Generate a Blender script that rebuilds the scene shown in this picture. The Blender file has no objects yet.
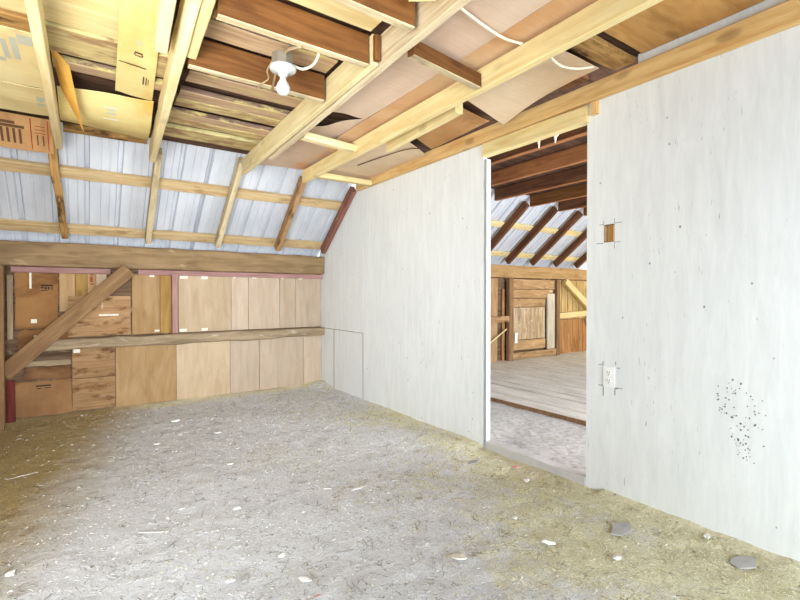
import bpy, bmesh, math, random
from mathutils import Vector, Matrix, noise
random.seed(7)
S = bpy.context.scene
COL = S.collection
R = math.radians

# ------------------------------------------------------------------ camera, sky, lights, exposure
cam_d = bpy.data.cameras.new('camera'); cam = bpy.data.objects.new('camera', cam_d); COL.objects.link(cam)
cam_d.sensor_width = 36; cam_d.lens = 455/800*36; cam_d.clip_start = .02
cam.location = (0, 0, 1.1); cam.rotation_euler = (R(90-.63), 0, R(-34.7))
S.camera = cam
S.view_settings.view_transform = 'Standard'; S.view_settings.look = 'None'
S.view_settings.gamma = 1; S.view_settings.use_curve_mapping = False
S.view_settings.exposure = 0.18

W = bpy.data.worlds.new('sky'); S.world = W; W.use_nodes = True
bg = W.node_tree.nodes['Background']; bg.inputs[0].default_value = (.86, .93, 1, 1); bg.inputs[1].default_value = 1.5

def area(name, loc, target, sx, sy, power, col, spread=180):
    l = bpy.data.lights.new(name, 'AREA'); l.shape = 'RECTANGLE'; l.size = sx; l.size_y = sy
    l.energy = power; l.color = col; l.spread = R(spread)
    o = bpy.data.objects.new(name, l); COL.objects.link(o); o.location = loc
    o.rotation_euler = (Vector(target)-Vector(loc)).to_track_quat('-Z', 'Y').to_euler()
    return o
# daylight through the openings of the two rooms, plus added fill lights
area('window_daylight_west', (-.98, .3, 1.1), (.8, 5.2, 1.3), 1.4, 1.2, 56, (.82, .92, 1), 105)
area('window_ground_bounce', (-.98, .35, .7), (-.3, 3.0, 2.35), 1.3, .7, 58, (1, .95, .82), 120)  # added fill aimed up at the ceiling, imitating light off the ground
area('window_daylight_south', (.7, -1.95, .85), (1.6, 1.5, -.1), 2.2, 1.0, 142, (.82, .92, 1), 170)  # added frontal fill in an invented opening behind the camera
area('window_daylight_east', (8.85, 3.2, 1.35), (6.6, 4.4, 1.0), 1.6, 1.1, 38, (1, .86, .5))
area('window_daylight_loft', (4.4, -1.45, 1.1), (4.2, 2.6, .9), 3, 1.5, 400, (.88, .94, 1))  # added to brighten the next room from an unseen front opening

# ------------------------------------------------------------------ materials
def lin(h):
    h = h.lstrip('#'); v = [int(h[i:i+2], 16)/255 for i in (0, 2, 4)]
    return tuple(((c+.055)/1.055)**2.4 if c > .04045 else c/12.92 for c in v) + (1,)
class NT:
    def __init__(s, name):
        s.m = bpy.data.materials.new(name); s.m.use_nodes = True; s.t = s.m.node_tree
        s.b = s.t.nodes['Principled BSDF']; s.b.inputs['Specular IOR Level'].default_value = .2
    def n(s, typ, **k):
        o = s.t.nodes.new(typ)
        for a, v in k.items(): setattr(o, a, v)
        return o
    def l(s, a, b): s.t.links.new(a, b)
    def coord(s, scale=(1, 1, 1), rnd=True):
        tc = s.n('ShaderNodeTexCoord'); mp = s.n('ShaderNodeMapping'); mp.inputs['Scale'].default_value = scale
        s.l(tc.outputs['Object'], mp.inputs['Vector'])
        if rnd:
            oi = s.n('ShaderNodeObjectInfo'); mu = s.n('ShaderNodeMath', operation='MULTIPLY'); mu.inputs[1].default_value = 37
            s.l(oi.outputs['Random'], mu.inputs[0]); cx = s.n('ShaderNodeCombineXYZ')
            for i in range(3): s.l(mu.outputs[0], cx.inputs[i])
            s.l(cx.outputs[0], mp.inputs['Location'])
        return mp.outputs['Vector']
    def noise(s, vec, scale, detail=5, rough=.55, dist=0):
        o = s.n('ShaderNodeTexNoise'); o.inputs['Scale'].default_value = scale; o.inputs['Detail'].default_value = detail
        o.inputs['Roughness'].default_value = rough; o.inputs['Distortion'].default_value = dist; s.l(vec, o.inputs['Vector'])
        return o.outputs['Fac']
    def ramp(s, fac, stops):
        o = s.n('ShaderNodeValToRGB'); e = o.color_ramp.elements
        while len(e) < len(stops): e.new(.5)
        for i, (p, c) in enumerate(stops): e[i].position = p; e[i].color = c if len(c) == 4 else (*c, 1)
        s.l(fac, o.inputs[0]); return o.outputs[0]
    def mix(s, fac, a, b, mode='MIX'):
        o = s.n('ShaderNodeMix', data_type='RGBA', blend_type=mode)
        for x, i in ((fac, 0), (a, 6), (b, 7)):
            if hasattr(x, 'is_linked') or hasattr(x, 'links'): s.l(x, o.inputs[i])
            else: o.inputs[i].default_value = x
        return o.outputs[2]
    def bump(s, h, strength=.4, dist=.01):
        o = s.n('ShaderNodeBump'); o.inputs['Strength'].default_value = strength; o.inputs['Distance'].default_value = dist
        s.l(h, o.inputs['Height']); s.l(o.outputs[0], s.b.inputs['Normal'])
    def out(s, col, rough=.85):
        if hasattr(col, 'links'): s.l(col, s.b.inputs['Base Color'])
        else: s.b.inputs['Base Color'].default_value = col
        s.b.inputs['Roughness'].default_value = rough; return s.m
W1 = (1, 1, 1, 1); K0 = (0, 0, 0, 1)
def wood(name, light, dark, stain=None, samt=.5, knots=.0, axis=0, gs=16, paint=0, var=.25):
    t = NT(name); sc = [gs, gs, gs]; sc[axis] = 1.3
    v = t.coord(tuple(sc)); g = t.noise(v, 1.6, 6, .6, .9)
    c = t.ramp(g, [(.28, lin(dark)), (.62, lin(light))])
    v2 = t.coord((1.2, 3, 3) if axis == 0 else (3, 1.2, 3) if axis == 1 else (3, 3, 1.2))
    n2 = t.noise(v2, 2.2, 4, .6)
    c = t.mix(t.ramp(n2, [(.3, (1-var, 1-var, 1-var, 1)), (.7, W1)]), K0, c)
    if stain:
        n3 = t.noise(t.coord((1.5, 4, 4) if axis == 0 else (4, 4, 1.5)), 3.1, 5, .65)
        c = t.mix(t.ramp(n3, [(.62-samt*.25, K0), (.72-samt*.2, W1)]), c, lin(stain))
    if knots:
        vv = [7, 7, 7]; vv[axis] = 3.2
        vo = t.n('ShaderNodeTexVoronoi'); vo.inputs['Scale'].default_value = 1.0; t.l(t.coord(tuple(vv)), vo.inputs['Vector'])
        c = t.mix(t.ramp(vo.outputs['Distance'], [(.0, (knots, knots, knots, 1)), (.12, (knots*.7,)*3+(1,)), (.2, K0)]), c, lin('4a2c18'))
    if paint:
        n4 = t.noise(t.coord((7, 16, 16)), 1.6, 3, .6)
        c = t.mix(t.ramp(n4, [(.70-paint*.1, K0), (.73-paint*.1, W1)]), c, lin('e9e6df'))
    oi = t.n('ShaderNodeObjectInfo'); r = t.ramp(oi.outputs['Random'], [(0, (.84, .84, .84, 1)), (1, W1)])
    c = t.mix(1.0, c, r, 'MULTIPLY')
    t.bump(g, .35, .006)
    return t.out(c)
def kraft(name, base, dark, stain=None, samt=.4, sscale=1.6, rough=.8):
    t = NT(name); n = t.noise(t.coord(), 1.8, 5, .6); c = t.ramp(n, [(.3, lin(dark)), (.6, lin(base))])
    f = t.noise(t.coord((60, 3, 3)), 1.5, 3); c = t.mix(t.ramp(f, [(.3, (.92, .92, .92, 1)), (.7, W1)]), K0, c)
    if stain:
        n3 = t.noise(t.coord((.9, 2.2, 1)), sscale, 4, .6, .4)
        c = t.mix(t.ramp(n3, [(.66-samt*.3, K0), (.8-samt*.3, W1)]), c, lin(stain))
    t.bump(n, .15, .01)
    return t.out(c, rough)
def plain(name, col, rough=.7, metal=0, emit=0):
    t = NT(name); n = t.noise(t.coord(), 14, 4); c = t.mix(t.ramp(n, [(.3, (.86, .86, .86, 1)), (.7, W1)]), K0, lin(col))
    t.b.inputs['Metallic'].default_value = metal
    if emit: t.b.inputs['Emission Color'].default_value = lin(col); t.b.inputs['Emission Strength'].default_value = emit
    return t.out(c, rough)

M = {}
M['pine'] = wood('pale_pine', 'f3e3b4', 'dcc389', knots=.25, var=.12)
M['pine_y'] = wood('yellow_pine', 'eedba6', 'd8bc7c', knots=.3, var=.15)
M['pine_o'] = wood('orange_pine', 'edc98c', 'cf9d5c', knots=.5, var=.15)
M['pine_w'] = wood('weathered_pine', 'dccba6', 'b79f78', stain='a08c70', samt=.3, knots=.2)
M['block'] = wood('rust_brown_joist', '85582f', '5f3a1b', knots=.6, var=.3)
M['rough'] = wood('splintered_plank', 'e6d5b4', 'bfa883', gs=34, var=.2)
M['knotty'] = wood('knotty_board', 'bd9870', '966c44', stain='6d4b2f', samt=.35, knots=.9)
M['dark'] = wood('dark_old_board', '8d6f57', '54402f', stain='b3a07e', samt=.15)
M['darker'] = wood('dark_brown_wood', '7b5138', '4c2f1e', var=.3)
M['purple'] = wood('purple_brown_plank', '8f7465', '62493e', stain='c9b877', samt=.45)
M['olive'] = wood('olive_stained_plank', 'd8cb93', 'aa9a62', stain='8c6f4c', samt=.35, knots=.3)
M['purl'] = wood('pale_purlin', 'e0c597', 'c19e6c', stain='a98a60', samt=.25, knots=.3)
M['timber2'] = wood('tan_timber', 'c9a473', 'a5804f', gs=10, knots=.3)
M['pinkedge'] = wood('pinkish_sawn_edge', 'cdb08d', 'ab8a6b', stain='bfae70', samt=.4)
M['oliveedge'] = wood('olive_sawn_edge', 'd6c28c', 'ad9560', stain='997a58', samt=.6, knots=.3)
M['timber'] = wood('grey_brown_timber', 'a38865', '7c6346', stain='b39d7a', samt=.05, gs=10, knots=.25)
M['rail'] = wood('grey_weathered_rail', 'b39d80', '84705a', stain='c3b7a6', samt=.15, gs=12)
M['brace'] = wood('brown_brace', 'a3805c', '7b5b3f', gs=12)
M['bark'] = wood('bark_edged_wood', 'c39a5f', '80592f', stain='4f3620', samt=.5)
M['red'] = wood('dull_red_wood', '9a6a5c', '7a4c42', stain='b08d7c', samt=.15)
M['pink'] = wood('faded_pink_paint', 'b78e88', '96706c', var=.15)
M['redpaint'] = wood('dark_red_paint', '7d3b34', '5a2723')
M['tan'] = wood('tan_board', 'cdb699', 'bda283', axis=1, gs=9, var=.12)
M['tan_b'] = wood('plain_tan_board', 'bf9d74', 'a88456', axis=1, gs=7, var=.15, knots=.2)
M['tan_y'] = wood('yellow_tan_board', 'bb9558', '9e773c', axis=1, gs=8, knots=.3)
M['tan_p'] = wood('pinkish_tan_board', 'cdb9a5', 'bfa78f', axis=1, gs=9, var=.1)
M['brownbox'] = kraft('brown_cardboard', 'a3774a', '845a34', stain='6d4727', samt=.6)
M['tornboard'] = kraft('torn_brown_board', '9c744f', '765235', stain='5b3c24', samt=.7)
M['yellowcard'] = kraft('yellow_cardboard', 'e6d494', 'd3b970', stain='e2b968', samt=.2)
M['palecard'] = kraft('pale_cardboard', 'f2e2ad', 'e3cd93', stain='d5b98b', samt=.25)
M['orangecard'] = kraft('orange_cardboard', 'e6b257', 'c98a35')
M['printedbox'] = kraft('printed_brown_cardboard', 'c79a68', 'a2764a', stain='8c6240', samt=.3)
M['pinksheet'] = kraft('pinkish_sheet', 'd3bba6', 'c2a48c', stain='d49a63', samt=.28, sscale=1.3)
M['orangesheet'] = kraft('orange_stained_sheet', 'd3b08a', 'c08d5c', stain='b97f4a', samt=.4, sscale=1.2)
M['hangsheet'] = kraft('warped_sheet', 'd9c2a4', 'c6a988', stain='cfa27a', samt=.2)
M['ply'] = wood('orange_plywood', 'd5a465', 'b37d42', axis=1, gs=6, knots=.4, stain='c08f50', samt=.1)
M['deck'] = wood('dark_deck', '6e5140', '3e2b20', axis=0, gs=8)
M['ink'] = plain('black_ink', '3a2a22'); M['redink'] = plain('red_ink', 'a5482c'); M['greyink'] = plain('blue_grey_ink', 'c3c5b5'); M['brownink'] = plain('brown_ink', '6b4c38')
M['tape'] = plain('white_tape', 'ece6d6', .5)
M['porcelain'] = plain('white_porcelain', 'bcbcba', .25)
M['metalbox'] = plain('galvanised_steel', 'a59a88', .45, .6)
M['cable'] = plain('cream_cable', 'efe6cf', .5)
M['rusty'] = plain('rusty_steel', 'b9a07c', .5, .3)
M['darkcable'] = plain('dark_cable', '4b3526', .6)
M['plastic'] = plain('white_plastic', 'f5f5f3', .3)
M['slot'] = plain('dark_slot', '5b5752', .6)
M['cutline'] = plain('pencil_cut_line', '6f6c66', .9)
M['sill'] = plain('dusty_sill', 'c9c6c3', .8); M['r2o'] = wood('orange_brown_joist', 'bb7d50', '8e5733', knots=.4, var=.3); M['whitepaint_trim'] = plain('grey_white_trim', 'a9abab', .6)
M['paper'] = plain('white_paper', 'f6f4ef', .7); M['greyscrap'] = plain('grey_scrap', 'b5b3b1', .8)
M['pinkscrap'] = plain('pink_scrap', 'cf9d92', .7); M['stone'] = plain('pale_stone', 'dcd6c8', .9)
M['straw'] = plain('straw', 'e2ddd0', .8); M['chips'] = plain('dark_chips', '7b736b', .9); M['chipw'] = plain('white_chips', 'e8e4e0', .8)
M['moss'] = plain('yellow_green_moss', 'c2b98c', .95)
M['bulb'] = plain('frosted_bulb', 'cacac8', .3, 0, .05)

def m_wall():
    t = NT('white_painted_boards')
    g = t.noise(t.coord((7, 11, 1.6), False), 2.0, 7, .7, .5)
    c = t.ramp(g, [(.25, lin('d8dbdb')), (.48, lin('e1e4e4')), (.7, lin('e9ecec'))])
    n = t.noise(t.coord((1, 1.6, .8), False), 1.3, 4); c = t.mix(t.ramp(n, [(.3, (.95, .95, .95, 1)), (.65, W1)]), K0, c)
    vo = t.n('ShaderNodeTexVoronoi'); vo.inputs['Scale'].default_value = 12; t.l(t.coord((1, 1, .7), False), vo.inputs['Vector'])
    pk = t.noise(t.coord((1, 1, 1), False), 2.3, 2)
    th = t.n('ShaderNodeMath', operation='MULTIPLY'); t.l(t.ramp(vo.outputs['Distance'], [(.035, W1), (.07, K0)]), th.inputs[0]); t.l(t.ramp(pk, [(.46, K0), (.53, W1)]), th.inputs[1])
    c = t.mix(th.outputs[0], c, lin('77766f'))
    s = t.noise(t.coord((20, 60, 7), False), 2.2, 3, .5); s2 = t.noise(t.coord((1, 1, 1), False), 3.1, 2)
    th2 = t.n('ShaderNodeMath', operation='MULTIPLY'); t.l(t.ramp(s, [(.68, K0), (.73, W1)]), th2.inputs[0]); t.l(t.ramp(s2, [(.50, K0), (.6, W1)]), th2.inputs[1])
    c = t.mix(th2.outputs[0], c, lin('9b9b96'))
    t.bump(g, .07, .003); return t.out(c, .6)
M['wall'] = m_wall()
def m_floor():
    t = NT('dusty_mossy_ground'); v = t.coord((1, 1, 1), False)
    fine = t.noise(v, 85, 6, .8); mid = t.noise(v, 11, 6, .7); big = t.noise(v, 1.3, 4, .55)
    c = t.ramp(fine, [(.3, lin('b9b7b7')), (.43, lin('dddcdd')), (.6, lin('e6e6e8')), (.78, lin('f2f2f3'))])
    mo = t.ramp(fine, [(.3, lin('bfb68c')), (.43, lin('e2dab3')), (.6, lin('efe9cc')), (.75, lin('f6f3e6'))])
    shade_brown = t.ramp(fine, [(.3, lin('907d5c')), (.45, lin('b39c6c')), (.62, lin('ccb887')), (.75, lin('dfd3ae'))])
    tc = t.n('ShaderNodeTexCoord'); sp = t.n('ShaderNodeSeparateXYZ'); t.l(tc.outputs['Object'], sp.inputs[0])
    def lincomb(ax, ay, k):
        a = t.n('ShaderNodeMath', operation='MULTIPLY_ADD'); t.l(sp.outputs[0], a.inputs[0]); a.inputs[1].default_value = ax; a.inputs[2].default_value = k
        b = t.n('ShaderNodeMath', operation='MULTIPLY_ADD'); t.l(sp.outputs[1], b.inputs[0]); b.inputs[1].default_value = ay; t.l(a.outputs[0], b.inputs[2]); return b.outputs[0]
    def add(*xs):
        o = xs[0]
        for x in xs[1:]:
            a = t.n('ShaderNodeMath', operation='ADD'); t.l(o, a.inputs[0]); t.l(x, a.inputs[1]); o = a.outputs[0]
        return o
    def mul(x, k):
        a = t.n('ShaderNodeMath', operation='MULTIPLY'); t.l(x, a.inputs[0]); a.inputs[1].default_value = k; return a.outputs[0]
    # moss grows towards the doorway side and along the back wall
    mm = add(lincomb(.42, -.12, -.62), mul(big, .9), mul(mid, .8))
    c = t.mix(t.ramp(mm, [(.62, K0), (.92, W1)]), c, mo)
    bk = add(lincomb(0, 2.2, -10.95), mul(mid, .9)); c = t.mix(t.ramp(bk, [(.45, K0), (.75, W1)]), c, mo)
    shade_mask = add(lincomb(-1.5, .36, -1.38), mul(big, .5), mul(mid, .6)); c = t.mix(t.ramp(shade_mask, [(.12, K0), (.8, W1)]), c, shade_brown)  # left corner's shade painted in as a browner, darker ground colour
    cr = t.noise(v, 42, 5, .8, .6); c = t.mix(t.ramp(cr, [(.3, (.75, .75, .75, 1)), (.46, W1)]), lin('aaa298'), c)
    wv = t.n('ShaderNodeVectorMath', operation='ADD'); nz = t.n('ShaderNodeTexNoise'); nz.inputs['Scale'].default_value = 6; nz.inputs['Detail'].default_value = 5; t.l(v, nz.inputs['Vector'])
    sc = t.n('ShaderNodeVectorMath', operation='SCALE'); sc.inputs['Scale'].default_value = .5; t.l(nz.outputs['Color'], sc.inputs[0]); t.l(v, wv.inputs[0]); t.l(sc.outputs[0], wv.inputs[1])
    vo = t.n('ShaderNodeTexVoronoi', feature='DISTANCE_TO_EDGE'); vo.inputs['Scale'].default_value = 7; t.l(wv.outputs[0], vo.inputs['Vector'])
    ck = t.n('ShaderNodeMath', operation='MULTIPLY'); t.l(t.ramp(vo.outputs['Distance'], [(.012, W1), (.035, K0)]), ck.inputs[0]); t.l(t.ramp(mid, [(.46, K0), (.6, (.75, .75, .75, 1))]), ck.inputs[1])
    c = t.mix(ck.outputs[0], c, lin('857b68'))
    h = add(mul(fine, .6), mid, cr); t.bump(h, .8, .02)
    return t.out(c, .95)
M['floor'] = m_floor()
def m_dust():
    t = NT('grey_dust'); v = t.coord((1, 1, 1), False); n = t.noise(v, 24, 6, .7); c = t.ramp(n, [(.3, lin('938f8c')), (.5, lin('c3c0bd')), (.7, lin('d6d4d2'))])
    t.bump(n, .4, .015); return t.out(c, .95)
M['dust'] = m_dust()
def m_metal():
    t = NT('white_roof_metal'); n = t.noise(t.coord((3, 1.2, 3)), 1.5, 4); c = t.ramp(n, [(.3, lin('b9bcc5')), (.65, lin('cdd0d7'))])
    n2 = t.noise(t.coord((18, 2, 3)), 2, 3); c = t.mix(t.ramp(n2, [(.72, K0), (.85, (.3, .3, .3, 1))]), c, lin('a7adb6'))
    return t.out(c, .45)
M['metal'] = m_metal()
M['planks'] = wood('grey_floor_planks', 'e9e6e0', 'd0c9be', axis=1, gs=12, stain='c9b594', samt=.1)
M['planks_w'] = wood('worn_yellow_boards', 'd9bd84', 'b08b50', axis=1, gs=9, knots=.4)
M['planks_r'] = wood('warm_brown_boards', 'c09060', '966639', axis=1, gs=9, knots=.3)
M['doorw'] = wood('weathered_door_board', 'd0b997', '987b5b', axis=1, gs=14, stain='d2c4ab', samt=.1, knots=.4)
M['sideb'] = wood('pale_grey_board', 'd9cfbd', 'b3a58f', axis=1, gs=12)
M['doorh'] = wood('weathered_door_plank', 'cba678', '94704a', axis=0, gs=12, stain='d2c3a8', samt=.05, knots=.4)

# ------------------------------------------------------------------ helpers
def link(name, bm, mats, parent=None, mw=None, smooth=False):
    me = bpy.data.meshes.new(name); bmesh.ops.recalc_face_normals(bm, faces=bm.faces) if smooth is None else None
    bm.to_mesh(me); bm.free()
    for m in (mats if isinstance(mats, (list, tuple)) else [mats]): me.materials.append(M[m] if isinstance(m, str) else m)
    if smooth:
        for p in me.polygons: p.use_smooth = True
    o = bpy.data.objects.new(name, me); COL.objects.link(o)
    if parent: o.parent = parent
    if mw is not None: o.matrix_world = mw if not parent else mw
    return o
def tag(o, label, cat, group=None):
    o['label'] = label; o['category'] = cat; o['kind'] = 'thing'
    if group: o['group'] = group
    return o
def struct(o): o['kind'] = 'structure'; return o
def thing(name, loc, label, cat, group=None):
    o = bpy.data.objects.new(name, None); COL.objects.link(o); o.location = loc; o.empty_display_size = .1
    return tag(o, label, cat, group)
def bbox(bm, x0, y0, z0, x1, y1, z1, mi=0):
    v = [bm.verts.new(p) for p in ((x0,y0,z0),(x1,y0,z0),(x1,y1,z0),(x0,y1,z0),(x0,y0,z1),(x1,y0,z1),(x1,y1,z1),(x0,y1,z1))]
    for q in ((0,3,2,1),(4,5,6,7),(0,1,5,4),(1,2,6,5),(2,3,7,6),(3,0,4,7)):
        f = bm.faces.new([v[i] for i in q]); f.material_index = mi
def frame(p0, p1, up):
    x = (Vector(p1)-Vector(p0)).normalized(); z = Vector(up) - x*Vector(up).dot(x); z.normalize(); y = z.cross(x)
    m = Matrix((x, y, z)).transposed().to_4x4(); m.translation = Vector(p0); return m
def lumber_bm(L, w, h, rough=.002, ch=.004, seg=.16, w1=None, h1=None, seed=0):
    """one stick of timber along local X: chamfered section, slightly uneven faces"""
    bm = bmesh.new(); n = max(2, int(L/seg)); rings = []
    w1 = w if w1 is None else w1; h1 = h if h1 is None else h1
    for i in range(n+1):
        t = i/n; a = (w+(w1-w)*t)/2; b = (h+(h1-h)*t)/2; c = min(ch, a*.4, b*.4); r = []
        for (y, z) in ((-a+c,-b),(a-c,-b),(a,-b+c),(a,b-c),(a-c,b),(-a+c,b),(-a,b-c),(-a,-b+c)):
            q = Vector((t*L*6+seed*3.7, y*9+seed, z*9))
            dy = noise.noise(q)*rough; dz = noise.noise(q+Vector((31, 5, 9)))*rough
            r.append(bm.verts.new((t*L, y+dy, z+dz)))
        rings.append(r)
    for i in range(n):
        for k in range(8): bm.faces.new((rings[i][k], rings[i][(k+1)%8], rings[i+1][(k+1)%8], rings[i+1][k]))
    bm.faces.new(rings[0][::-1]); bm.faces.new(rings[-1])
    bm.normal_update(); bmesh.ops.recalc_face_normals(bm, faces=bm.faces); return bm
_s = [0]
def lumber(name, p0, p1, w, h, mat, label=None, cat=None, group=None, up=(0, 0, 1), parent=None, rough=.002, ch=.004, edge=None, **k):
    _s[0] += 1; L = (Vector(p1)-Vector(p0)).length
    bm = lumber_bm(L, w, h, rough, ch, seed=_s[0], **k)
    if edge:                                   # underside in its own, mostly paler wood; bounced light partly painted in
        for f in bm.faces:
            if f.normal.z < -.5: f.material_index = 1
    o = link(name, bm, [mat, edge] if edge else mat)
    mw = frame(p0, p1, up)
    if parent:
        o.parent = parent; o.matrix_basis = Matrix.Translation(-parent.location) @ mw
    else: o.matrix_world = mw
    if label: tag(o, label, cat or 'beam', group)
    return o
def sheet(name, c, mat, label=None, cat=None, group=None, th=.004, nx=14, ny=14, warp=.006, marks=(), extra=(), bend=None, parent=None, jag=0):
    """a thin board or cardboard sheet through four corners (local X along c0-c1), with its own thickness"""
    c = [Vector(p) for p in c]; x = (c[1]-c[0]).normalized(); nrm = x.cross(c[3]-c[0]).normalized(); y = nrm.cross(x)
    m = Matrix((x, y, nrm)).transposed().to_4x4(); m.translation = c[0]; inv = m.inverted()
    lc = [inv @ p for p in c]; bm = bmesh.new(); _s[0] += 1; top = []; bot = []
    def P(u, v):
        p = lc[0]*(1-u)*(1-v)+lc[1]*u*(1-v)+lc[2]*u*v+lc[3]*(1-u)*v
        q = Vector((u*2.3+_s[0]*1.7, v*2.3, _s[0]*.31)); p = p.copy(); p.z += noise.noise(q)*warp*2
        if jag:
            e = max(0, 1-min(u, 1-u)*nx) ; p.x += noise.noise(q*9)*jag*(u < .01 or u > .99); p.y += noise.noise(q*9+Vector((4, 4, 4)))*jag*(v < .01 or v > .99)
        if bend: p.z += bend(u, v)
        return p
    for j in range(ny+1):
        top.append([bm.verts.new(P(i/nx, j/ny)) for i in range(nx+1)])
        bot.append([bm.verts.new(P(i/nx, j/ny)-Vector((0, 0, th))) for i in range(nx+1)])
    for j in range(ny):
        for i in range(nx):
            bm.faces.new((top[j][i], top[j][i+1], top[j+1][i+1], top[j+1][i])); bm.faces.new((bot[j][i], bot[j+1][i], bot[j+1][i+1], bot[j][i+1]))
    for i in range(nx):
        bm.faces.new((top[0][i], bot[0][i], bot[0][i+1], top[0][i+1])); bm.faces.new((top[ny][i], top[ny][i+1], bot[ny][i+1], bot[ny][i]))
    for j in range(ny):
        bm.faces.new((top[j][0], top[j+1][0], bot[j+1][0], bot[j][0])); bm.faces.new((top[j][nx], bot[j][nx], bot[j+1][nx], top[j+1][nx]))
    for (u0, v0, u1, v1, mi) in marks:        # printing and tape lying on the sheet, in u,v of the sheet
        q = [bm.verts.new(P(a, b)+Vector((0, 0, .0012))) for a, b in ((u0, v0), (u1, v0), (u1, v1), (u0, v1))]
        f = bm.faces.new(q); f.material_index = mi
    o = link(name, bm, [mat, *extra])
    if parent: o.parent = parent; o.matrix_basis = Matrix.Translation(-parent.location) @ m
    else: o.matrix_world = m
    if label: tag(o, label, cat or 'board', group)
    return o
def tube_bm(pts, r, n=8, r1=None):
    bm = bmesh.new(); pts = [Vector(p) for p in pts]; rings = []
    for i, p in enumerate(pts):
        d = (pts[min(i+1, len(pts)-1)]-pts[max(i-1, 0)]).normalized(); a = d.orthogonal().normalized()
        if i and abs(a.dot(pa)) < .2: a = (pa - d*pa.dot(d)).normalized()
        elif i: a = (pa - d*pa.dot(d)).normalized()
        pa = a; b = d.cross(a); rr = r if r1 is None else r+(r1-r)*i/(len(pts)-1)
        rings.append([bm.verts.new(p+(a*math.cos(2*math.pi*k/n)+b*math.sin(2*math.pi*k/n))*rr) for k in range(n)])
    for i in range(len(rings)-1):
        for k in range(n): bm.faces.new((rings[i][k], rings[i][(k+1)%n], rings[i+1][(k+1)%n], rings[i+1][k]))
    bm.faces.new(rings[0][::-1]); bm.faces.new(rings[-1]); return bm
def spline(pts, n=8):
    P = [Vector(p) for p in pts]; out = []
    for i in range(len(P)-1):
        a, b, c, d = P[max(i-1, 0)], P[i], P[i+1], P[min(i+2, len(P)-1)]
        for k in range(n):
            t = k/n; out.append(.5*((2*b)+(c-a)*t+(2*a-5*b+4*c-d)*t*t+(-a+3*b-3*c+d)*t**3))
    return out+[P[-1]]
def lathe_bm(prof, n=32):
    bm = bmesh.new(); rings = []
    for r, z in prof: rings.append([bm.verts.new((max(r, .0004)*math.cos(2*math.pi*k/n), max(r, .0004)*math.sin(2*math.pi*k/n), z)) for k in range(n)])
    for i in range(len(rings)-1):
        for k in range(n): bm.faces.new((rings[i][k], rings[i][(k+1)%n], rings[i+1][(k+1)%n], rings[i+1][k]))
    bm.faces.new(rings[0][::-1]); bm.faces.new(rings[-1]); bmesh.ops.recalc_face_normals(bm, faces=bm.faces); return bm
def prism_x(bm, poly, x0, x1, mi=0):
    a = [bm.verts.new((x0, y, z)) for y, z in poly]; b = [bm.verts.new((x1, y, z)) for y, z in poly]; n = len(poly)
    for i in range(n): bm.faces.new((a[i], a[(i+1)%n], b[(i+1)%n], b[i])).material_index = mi
    bm.faces.new(a[::-1]).material_index = mi; bm.faces.new(b).material_index = mi

# the lower roof slope: inner edge of the rafters runs from (FY, FZ) up and towards the camera
FY, FZ, SY, SZ = 5.02, 1.595, -.787, .617          # foot, direction
def roof(x, s, off=0): return (x, FY+SY*s+SZ*off, FZ+SZ*s-SY*off)
WX = 2.39; BY = 5.17

# ------------------------------------------------------------------ the setting
def fz(x, y):
    z = .010*noise.noise(Vector((x*2.1, y*2.1, 3)))+.007*noise.noise(Vector((x*9, y*9, 7)))+.004*noise.noise(Vector((x*27, y*27, 1)))
    z += .022*math.exp(-max(0, WX-x)/.07)*(0 if 1.45 < y < 2.4 else 1)+.03*math.exp(-max(0, BY-y)/.09)
    z += .05*math.exp(-((x-2.3)**2+(y-5.05)**2)/.02)
    return z-.012
bm = bmesh.new(); nx, ny = 150, 300; x0, x1, y0, y1 = -.8, WX+.01, -1.7, BY+.02; g = []
for j in range(ny+1):
    g.append([bm.verts.new((x0+(x1-x0)*i/nx, y0+(y1-y0)*j/ny, fz(x0+(x1-x0)*i/nx, y0+(y1-y0)*j/ny))) for i in range(nx+1)])
for j in range(ny):
    for i in range(nx): bm.faces.new((g[j][i], g[j][i+1], g[j+1][i+1], g[j+1][i]))
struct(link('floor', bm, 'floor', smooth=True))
# right wall: painted sheets with real gaps between them, a doorway and a square cut-out
DY0, DY1 = 1.552, 2.385
bm = bmesh.new(); T = .035; g = .003
HY0, HY1, HZ0, HZ1 = 1.385, 1.448, 1.393, 1.492
TOP = 2.36; TLOW = 2.23
def rect(ya, za, yb, zb): bbox(bm, WX, ya, za, WX+T, yb, zb)
rect(-1.7, -.05, 1.26, TOP); rect(1.26, -.05, HY0, TLOW); rect(HY0, -.05, HY1, HZ0); rect(HY0, HZ1, HY1, TLOW); rect(HY1, -.05, DY0, TLOW)
for a, b, c, d in ((HY0, HZ0, HY0+.002, HZ1), (HY1-.002, HZ0, HY1, HZ1), (HY0+.002, HZ0, HY1-.002, HZ0+.002), (HY0+.002, HZ1-.002, HY1-.002, HZ1)): bbox(bm, WX+.001, a, b, WX+T, c, d, 1)   # raw sawn edge of the cut-out
rect(DY0, 2.19, DY1, TLOW)
rect(DY1, -.05, 3.3, TLOW); rect(3.3, -.05, 4.13, TLOW); rect(4.135, -.05, 4.36, .697); rect(4.36, -.05, 4.805, .697); rect(4.811, -.05, BY+.03, .697)
for a, b, c, d in ((4.128, -.05, 4.137, .70), (4.803, -.05, 4.813, .70)): bbox(bm, WX-.0006, a, b, WX+T, c, d, 2)   # dark open seams
bbox(bm, WX+.002, 4.36, .697, WX+T, BY+.03, .703, 2)
def zr(y): return FZ+(FY-y)/(-SY)*SZ+.172
def zy(z): return FY-(z-.172-FZ)/SZ*(-SY)
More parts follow.
